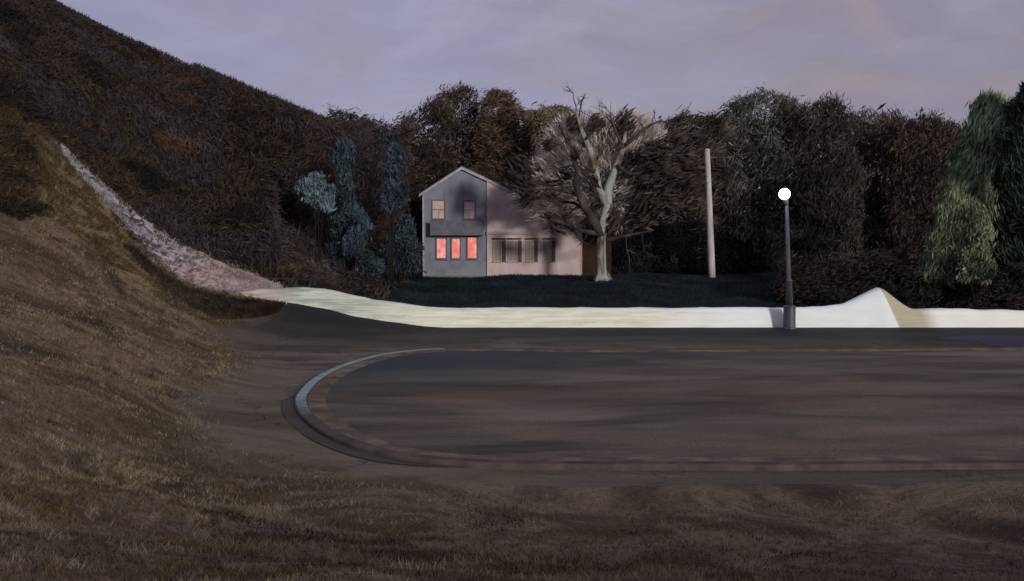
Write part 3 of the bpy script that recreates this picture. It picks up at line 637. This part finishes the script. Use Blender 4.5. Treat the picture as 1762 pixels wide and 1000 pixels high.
# ------------------------------------------------------------------ the forked tree by the house
TD = 77.5
base = P(1036, 477, TD); gz = h(base[0], TD); base[2] = gz
ft = thing('forked_tree', (base[0], TD, gz), 'pale-trunked bare tree forking into spreading limbs at the right end of the house', 'tree')
m = M("lit_bark", 0.9)  # lamplight on the trunk and two limbs put into the bark colour
bc = m.ramp(m.noise(1.2, (1, 1, 0.35), detail=6, dist=0.6), [(0.36, rgb(84, 66, 54)), (0.46, rgb(134, 128, 116)), (0.56, rgb(160, 168, 164)), (0.68, rgb(104, 80, 62))])
m.col(bc).bump(m.noise(5, (2, 2, 0.3), detail=7), 0.8, 0.08); LITB = m.m
m = M("limb_bark", 0.92)
bc = m.ramp(m.noise(0.9, (1, 1, 0.5), detail=5), [(0.35, rgb(40, 34, 32)), (0.55, rgb(68, 60, 56)), (0.7, rgb(104, 98, 96))])
m.col(bc).bump(m.noise(6, (2, 2, 0.4)), 0.7, 0.05); LIMB = m.m
def pl3(pts, D=TD, oy=None):
    out = []
    for i, (a, b) in enumerate(pts):
        p = P(a, b, D); p[1] += 0 if oy is None else oy*i/(len(pts)-1); out.append(p)
    return out
mb = MB(); tp = smooth_curve(pl3([(1036,481),(1035,468),(1034,440),(1035,410),(1037,385),(1042,366),(1045,348)]), 3)
tp[0][2] = gz - 0.15
mb.tube(tp, [0.76, 0.6, 0.49] + [0.41]*2 + list(np.linspace(0.38, 0.29, len(tp)-5)), 14, wob=0.06)
for a in (0.4, 2.2, 4.1):      # low root flare
    c_, s_ = math.cos(a), math.sin(a)
    mb.tube([(base[0]+c_*0.3, TD+s_*0.3, gz+0.6), (base[0]+c_*0.6, TD+s_*0.6, gz+0.15), (base[0]+c_*0.95, TD+s_*0.95, gz-0.2)], [0.26, 0.22, 0.15], 8)
mb.build('trunk', LITB, ft, True)
LM = [ # pixels, r0, r1, y offset, lit bark?
 ([(1034,405),(1024,385),(1010,364),(996,338),(990,314),(992,298),(985,282)], 0.34, 0.12, -1.5, 0),
 ([(1045,352),(1046,330),(1054,305),(1064,280),(1074,252),(1078,225),(1084,198)], 0.36, 0.08, 1.0, 1),
 ([(1044,352),(1030,325),(1026,300),(1022,278),(1012,250),(1002,225),(996,205),(992,190)], 0.32, 0.07, 0.5, 1),
 ([(996,335),(975,330),(940,324),(905,328),(878,320)], 0.16, 0.04, -2.0, 0),
 ([(1030,402),(1005,398),(975,388),(945,378)], 0.2, 0.05, -1.5, 0),
 ([(1042,414),(1070,407),(1095,402),(1122,396)], 0.17, 0.04, -1.0, 0),
 ([(1046,345),(1075,340),(1110,328),(1150,318),(1180,300)], 0.18, 0.04, 1.5, 0),
 ([(1062,284),(1085,300),(1120,290),(1150,276)], 0.14, 0.04, -1.0, 0),
 ([(1010,364),(990,350),(965,345),(950,330)], 0.14, 0.04, 1.2, 0),
 ([(1024,295),(1005,285),(990,262),(972,240),(960,212)], 0.15, 0.04, -0.8, 0),
 ([(1074,255),(1060,230),(1052,205)], 0.12, 0.04, -0.5, 0),
 ([(1076,250),(1100,232),(1120,215),(1140,205)], 0.13, 0.04, 0.8, 0),
 ([(1008,240),(1022,220),(1030,200)], 0.1, 0.03, 0.5, 0),
]
ends = []
for pts, r0, r1, oy, pale in LM:
    D0 = TD
    c3 = smooth_curve(pl3(pts, TD, oy), 4)
    mb = MB(); mb.tube(c3, list(np.linspace(r0*1.15, r1*1.3, len(c3))), 9, wob=0.05)
    mb.build('limb', LITB if pale else LIMB, ft, True)
    for i in range(3, len(c3)): ends.append((c3[i], r0*(1-i/len(c3))+r1))
# fine branching
mb = MB(); tw = []
def grow(p, d, l, r, depth):
    d = d/np.linalg.norm(d); n = 3; pts = [p]
    for i in range(n):
        d = d + rng.normal(0, 0.18, 3); d /= np.linalg.norm(d); pts.append(pts[-1] + d*l/n)
    mb.tube(pts, list(np.linspace(r, r*0.45, n+1)), 4, cap=False)
    if depth > 0:
        for k in range(3):
            q = pts[rng.integers(1, n+1)]; dd = d + rng.normal(0, 0.65, 3) + np.array([0, 0, 0.12])
            grow(q, dd, l*rng.uniform(0.55, 0.8), r*0.55, depth-1)
    else: tw.append(pts[-1])
cc = P(1045, 330, TD)
for p, r in ends[::4]:
    d = (np.array(p) - cc); d = d/np.linalg.norm(d) + rng.normal(0, 0.6, 3); d[2] += 0.25
    grow(np.array(p), d, rng.uniform(0.9, 1.7), min(0.07, r*0.6), 2)
mb.build('twigs', LIMB, ft, True, kind='stuff')
# pale fine twig haze of the crown (real twigs through its volume)
TWG = mfol("fine_twigs", [rgb(142, 129, 118), rgb(183, 171, 163), rgb(211, 200, 193)], 0.5)
cpoly = [(880,345),(900,300),(925,262),(940,225),(965,196),(1000,190),(1040,196),(1090,188),(1120,205),(1145,225),(1150,260),(1150,310),(1120,350),(1090,385),(1060,400),(1040,385),(1000,385),(960,372),(920,370)]
Pp, Dd = crown_pts(cpoly, TD+3.0, 2.4, 19000, 130, 1.1, 0.65); Dd = unit(Pp - cc) + Dd*0.15
mk('fine_twigs', sprays(Pp, rng.uniform(0.5, 1.3, len(Pp)), rng.uniform(0.03, 0.08, len(Pp)), Dd, 0.35), 'quads', TWG, ft, kind='stuff')
# dark leaf clusters that still hang on
DL = mfol("dark_leaves", [rgb(37, 32, 29), rgb(59, 50, 46), rgb(82, 70, 64)], 0.6)
clus = [(892,298,26,30,-.8),(925,318,34,12,0),(912,345,16,12,.5),(985,215,10,16,1),(1027,212,12,14,.6),(1075,215,14,24,.9),(1092,285,16,22,.9),(1115,290,20,12,.1),(1130,262,26,22,0),(1150,300,28,18,.2),(1108,340,24,26,1),(1145,345,30,24,.2),(1160,238,22,16,.4),(1057,380,10,22,1),(1105,375,34,14,.3),(978,300,12,12,.8),(990,268,6,14,-1),(945,250,12,10,.3),(1185,330,20,30,.5),(1180,285,24,24,.1),(968,392,24,10,-.4),(1022,318,8,14,-1),(950,372,16,8,-.5)]
cl_pts = []; cl_d = []
for (a, b, ra, rb, sl_) in clus:
    n = int(10 + ra*rb*0.5); c = P(a, b, TD + rng.uniform(-1.8, 1.2)); s = TD/F
    q = rng.normal(0, 0.45, (n, 3))*np.array([ra*s, min(ra, rb)*s, rb*s]); cl_pts.append(c + q)
    cl_d.append(np.tile(np.array([1.0, 0, sl_*1.2]), (n, 1)))
cp_ = np.vstack(cl_pts); cd_ = np.vstack(cl_d)
mk('leaves', sprays(cp_, rng.uniform(0.4, 1.1, len(cp_)), rng.uniform(0.1, 0.26, len(cp_)), cd_, 0.25), 'quads', DL, ft, kind='stuff')

# ------------------------------------------------------------------ house
HY = 85.0; S = HY/F
def X(px, D=HY): return (px-881)*D/F
def Zp(py, D=HY): return CAMZ + (400-py)*D/F
hg = 1.62
hs = thing('house', (X(865), HY+3, hg), 'two-storey gabled house with three glowing pink windows, behind the lawn', 'house')
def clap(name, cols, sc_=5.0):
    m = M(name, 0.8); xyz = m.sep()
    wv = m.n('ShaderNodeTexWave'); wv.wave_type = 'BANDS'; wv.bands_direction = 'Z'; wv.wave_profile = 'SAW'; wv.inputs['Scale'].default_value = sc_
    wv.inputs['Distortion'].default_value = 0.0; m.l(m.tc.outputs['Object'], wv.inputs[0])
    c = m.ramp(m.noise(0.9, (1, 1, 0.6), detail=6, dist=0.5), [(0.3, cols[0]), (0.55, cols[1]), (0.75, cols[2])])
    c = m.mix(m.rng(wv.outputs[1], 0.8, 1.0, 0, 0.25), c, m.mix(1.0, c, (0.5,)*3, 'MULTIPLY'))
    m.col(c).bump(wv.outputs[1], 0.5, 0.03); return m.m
WL = clap("shaded_clapboard", [rgb(114, 116, 128), rgb(140, 142, 153), rgb(121, 146, 153)])  # shade on the left half of the front, painted as blue-grey
WR = clap("lit_clapboard", [rgb(192, 169, 166), rgb(216, 192, 190), rgb(208, 182, 192)])  # lit half of the same front, light put into the colour
def flat(name, c0, c1, rough=0.7, sc_=2.0):
    m = M(name, rough); m.col(m.ramp(m.noise(sc_, detail=5), [(0.35, c0), (0.65, c1)])).bump(m.noise(9, detail=4), 0.2, 0.02); return m.m
TRIM = flat("pale_trim", rgb(150, 144, 152), rgb(184, 176, 182)); TRIM2 = flat("cream_trim", rgb(158, 146, 124), rgb(186, 172, 148))
ROOF = flat("slate_roof", rgb(84, 88, 98), rgb(112, 116, 126), 0.7, 1.2); DARK = flat("dark_slate_paint", rgb(88, 89, 97), rgb(109, 109, 118))
SHUT = flat("shutter_paint", rgb(74, 62, 64), rgb(96, 82, 82)); STONE = flat("foundation_stone", rgb(96, 92, 92), rgb(130, 122, 118), 0.9)
BOARD = flat("brown_boards", rgb(44, 27, 20), rgb(66, 40, 28), 0.85, 3.0)
D1 = HY       # main block front
xL, xR, xM = X(728, D1), X(1001, D1), X(795, D1); ze, zr, zq = Zp(334, D1), Zp(291, D1), Zp(388, D1)
sr = (zr-zq)/(xR-xM)
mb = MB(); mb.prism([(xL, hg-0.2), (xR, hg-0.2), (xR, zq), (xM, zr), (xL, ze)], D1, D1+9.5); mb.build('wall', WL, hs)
# roof slabs
def slab(mb, a, b, y0, y1, t):
    ax, az = a; bx_, bz = b; mb.prism([(ax, az), (bx_, bz), (bx_, bz+t), (ax, az+t)], y0, y1)
mb = MB(); sl_ = (zr-ze)/(xM-xL); o = 0.3
mb.prism([(xL-o, ze-o*sl_+0.01), (xM, zr+0.01), (xR+o, zq-o*sr+0.01), (xR+o, zq-o*sr+0.2), (xM, zr+0.22), (xL-o, ze-o*sl_+0.2)], D1-0.2, D1+9.9)
rf = mb.build('roof', ROOF, hs)
mb = MB(); mb.prism([(xL-o, ze-o*sl_-0.06), (xM, zr-0.08), (xR+o, zq-o*sr-0.06), (xR+o, zq-o*sr+0.12), (xM, zr+0.14), (xL-o, ze-o*sl_+0.12)], D1-0.26, D1-0.203)
mb.build('rake_board', TRIM, hs)
mb = MB(); mb.box(xL-0.03, xL+0.1, D1-0.03, D1+0.1, hg, ze); mb.build('corner_board', TRIM, hs)
# dark balcony band with posts between the floors
mb = MB()
zb0, zb1 = Zp(405, D1), Zp(380, D1); xa, xb = X(742, D1), X(832, D1)
mb.box(xa, xb, D1-0.9, D1-0.003, zb0, zb0+0.16)
mb.box(xa, xb, D1-0.9, D1-0.84, zb1-0.08, zb1)
mb.box(xa+0.05, xb-0.05, D1-0.89, D1-0.85, zb0+0.165, zb1-0.085)
for xx in (xa, (xa+xb)/2-0.05, xb-0.1): mb.box(xx, xx+0.1, D1-0.91, D1-0.82, zb0+0.16, zb1+0.05)
mb.build('balcony', DARK, hs)
mb = MB(); mb.box(xL-0.08, X(837), D1-0.1, D1-0.002, hg-0.2, Zp(474.5, D1)); mb.box(X(838)-0.05, X(1001)+0.08, HY-0.2, HY-0.152, hg-0.2, Zp(474.5)); mb.build('foundation', STONE, hs)

def pane_mat(name, c, e, s):
    m = M(name, 0.25)
    if e: m.b.inputs['Emission Color'].default_value = (*e, 1); m.b.inputs['Emission Strength'].default_value = s
    m.col(m.ramp(m.noise(1.5, (2, 1, 0.6), detail=4), [(0.3, c), (0.7, tuple(min(1, v*1.5) for v in c))])); return m.m
def glow_mat():
    m = M("lit_window", 0.4); xyz = m.sep()
    e = m.ramp(m.noise(1.2, (1.5, 1, 1.2), detail=3), [(0.35, (1.0, 0.17, 0.14)), (0.5, (1.0, 0.28, 0.24)), (0.65, (1.0, 0.55, 0.5))])
    m.l(e, m.b.inputs['Emission Color']); m.b.inputs['Emission Strength'].default_value = 0.75; m.col((0.12, 0.06, 0.06)); return m.m
GLOW = glow_mat(); TAN = pane_mat("curtained_glass", rgb(176, 154, 148), None, 0); PALE = pane_mat("pale_glass", rgb(140, 126, 118), None, 0)
def arch(x0, x1, z0, z1, rise, n=8):
    pts = [(x0, z0), (x1, z0)]
    if rise <= 0: return pts + [(x1, z1), (x0, z1)]
    cx_ = (x0+x1)/2; a = (x1-x0)/2
    for k in range(n+1):
        t = math.pi*k/n; pts.append((cx_ + a*math.cos(t), z1-rise + rise*math.sin(t)))
    return pts
def window(x0, x1, z0, z1, y, rise, pane, frame, fw=0.1, bars=True, label=None):
    outp = arch(x0-fw, x1+fw, z0-fw, z1+fw, rise+(fw if rise else 0)); inp = arch(x0, x1, z0, z1, rise); n = len(outp)
    yf, yb = y-0.09, y-0.002; V = [(a, yf, b) for a, b in outp] + [(a, yf, b) for a, b in inp] + [(a, yb, b) for a, b in outp] + [(a, yb, b) for a, b in inp]
    Fc = []
    for i in range(n):
        j = (i+1) % n; Fc += [(i, j, n+j, n+i), (i, 2*n+i, 2*n+j, j), (n+i, n+j, 3*n+j, 3*n+i)]
    mb = MB(); mb.add(V, Fc)
    if bars:
        cx_ = (x0+x1)/2; zm = (z0+z1)/2
        mb.box(x0, x1, y-0.055, y-0.03, zm-0.025, zm+0.025)
        mb.box(cx_-0.015, cx_+0.015, y-0.05, y-0.032, z0, zm-0.025)
    mb.box(x0-fw-0.06, x1+fw+0.06, y-0.15, y-0.092, z0-fw-0.07, z0-fw)   # sill
    w_ = mb.build('window', frame, hs)
    if label: w_['label'] = label
    mb = MB(); mb.prism(inp, y-0.022, y-0.004); mb.build('pane', pane, w_)
for a, b, top in ((752, 767, 411), (778, 791, 411), (805, 820, 409)):
    window(X(a, D1), X(b, D1), Zp(444, D1), Zp(top, D1), D1, 0, GLOW, DARK, 0.12, False, 'glowing salmon-pink window')
for a, b, t_, bt_ in ((745, 765, 346, 376), (799, 817, 347, 376)):
    window(X(a, D1), X(b, D1), Zp(bt_, D1), Zp(t_, D1), D1, 0, TAN, DARK, 0.1, True, 'unlit upper window with pale curtains')
# right half of the front: its light painted as a paler rose wall standing a little proud
wx0, wx1 = X(838), X(1001); we = Zp(389); WY = HY - 0.15
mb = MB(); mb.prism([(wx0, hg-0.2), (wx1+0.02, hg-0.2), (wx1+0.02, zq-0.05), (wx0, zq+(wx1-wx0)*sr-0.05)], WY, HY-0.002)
mb.build('lit_wall', WR, hs, label='right half of the front wall, its light painted as rose-grey')
mb = MB(); mb.box(wx0-0.03, X(916), WY-0.12, WY-0.003, Zp(403.5), Zp(398.5)); mb.build('cornice', TRIM2, hs)
for a, b in ((849, 862), (875, 889), (906, 917), (936, 947)):
    window(X(a), X(b), Zp(449), Zp(416), WY, 0, PALE, TRIM2, 0.07, True)
    if True:
        mb = MB(); mb.box(X(b)+0.09, X(b)+0.42, WY-0.06, WY-0.003, Zp(451), Zp(414)); mb.build('shutter', SHUT, hs)
    mb = MB(); mb.box(X(a)-0.1, X(b)+0.42, WY-0.18, WY-0.003, Zp(412), Zp(409.5)); mb.build('lintel', SHUT, hs)
mb = MB(); mb.box(wx1-0.1, wx1+0.03, WY-0.03, WY+0.1, hg, we); mb.build('corner_board', TRIM2, hs)
# added boards behind the trunk, standing in for its reddish shaded side
fx0, fx1 = X(1003), X(1052)
fe = thing('trunk_shade_boards', ((fx0+fx1)/2, HY+0.6, hg), 'added reddish-brown boards standing in for the shaded side of the forked trunk', 'fence')
mb = MB(); k = 0; xx = fx0+0.05
while xx < fx1: mb.box(xx, xx+0.17, HY+0.55+(0.01 if k % 2 else 0), HY+0.6, hg-0.1, Zp(392)+rng.uniform(-.05, .05)); xx += 0.19; k += 1
mb.build('shade_boards', BOARD, fe)
mb = MB()
for xx in (fx0+0.1, (fx0+fx1)/2, fx1-0.1): mb.box(xx-0.06, xx+0.06, HY+0.602, HY+0.72, hg-0.1, Zp(390))
mb.build('shade_board_posts', BOARD, fe)

# ------------------------------------------------------------------ white pole
pd = 83.0; pb = P(1225, 484, pd); pt = P(1217, 259, pd); pb[2] = h(pb[0], pd) - 0.1
m = M("white_pole", 0.8)
m.col(m.ramp(m.noise(1.0, (2, 2, 0.3), detail=6), [(0.3, rgb(156, 148, 138)), (0.5, rgb(196, 192, 184)), (0.7, rgb(176, 166, 156))])).bump(m.noise(6, (3, 3, 0.2)), 0.5, 0.03); WP = m.m
rt = thing('utility_pole', (pb[0], pd, pb[2]), 'thick bare white pole standing against the dark wood', 'pole')
mb = MB(); n = 8; mb.tube([pb*(1-t)+pt*t for t in np.linspace(0, 1, n)], list(np.linspace(0.31, 0.21, n)), 16); mb.build('shaft', WP, rt, True)
q = pt + np.array([0, 0, 0.0]); mb = MB(); mb.lathe([(0.24, q[2]-0.02), (0.24, q[2]+0.06), (0.1, q[2]+0.15)], q[0], q[1], 16); mb.build('cap', WP, rt)

# ------------------------------------------------------------------ street lamp
LD = 56.0; lb = P(1358, 566, LD); gl = P(1350, 334, LD); lx = lb[0]
lean = lambda z: (gl[0]-lx)*0.75*max(0, (z-1.2))/(gl[2]-1.2)
m = M("lamp_paint", 0.45); m.b.inputs['Specular IOR Level'].default_value = 0.5
m.col(m.ramp(m.noise(3, (1, 1, 0.3), detail=4), [(0.3, rgb(58, 54, 60)), (0.7, rgb(92, 88, 100))])); LPM = m.m
la = thing('street_lamp', (lx, LD, 0), 'tall dark street lamp with a glowing white globe, at the foot of the snow bank', 'street lamp')
z1, z2, z3 = Zp(527, LD), Zp(483, LD), Zp(352, LD)
mb = MB(); mb.lathe([(0.40, -0.05), (0.40, 0.1), (0.35, 0.14), (0.34, z1-0.1), (0.37, z1-0.06), (0.37, z1), (0.22, z1+0.06)], lx, LD, 20, lean); mb.build('pedestal', LPM, la, False)
mb = MB(); mb.lathe([(0.19, z1+0.05), (0.17, z2-0.05), (0.2, z2-0.03), (0.2, z2+0.04), (0.13, z2+0.1), (0.105, z3)], lx, LD, 18, lean); mb.build('post', LPM, la, True)
tx = lx + lean(z3); gr = 0.31
mb = MB(); mb.tube([(tx, LD, z3-0.05), (tx-0.02, LD, z3+0.1), (gl[0]+0.02, LD, gl[2]-gr+0.02)], [0.11, 0.13, 0.17], 14); mb.build('collar', DARK, la, True)
m = M("globe_glow", 0.3); m.b.inputs['Emission Color'].default_value = (0.9, 1.0, 0.98, 1); m.b.inputs['Emission Strength'].default_value = 14; m.col((0.9, 0.95, 0.95))
pr = [(gr*math.sin(math.pi*k/16), gl[2]-gr*math.cos(math.pi*k/16)) for k in range(1, 16)]
mb = MB(); mb.lathe(pr, gl[0], LD, 24); mb.build('globe', m.m, la, True)
mb = MB(); mb.lathe([(0.16, gl[2]+gr-0.03), (0.13, gl[2]+gr+0.03), (0.03, gl[2]+gr+0.1)], gl[0], LD, 14); mb.build('finial', DARK, la)
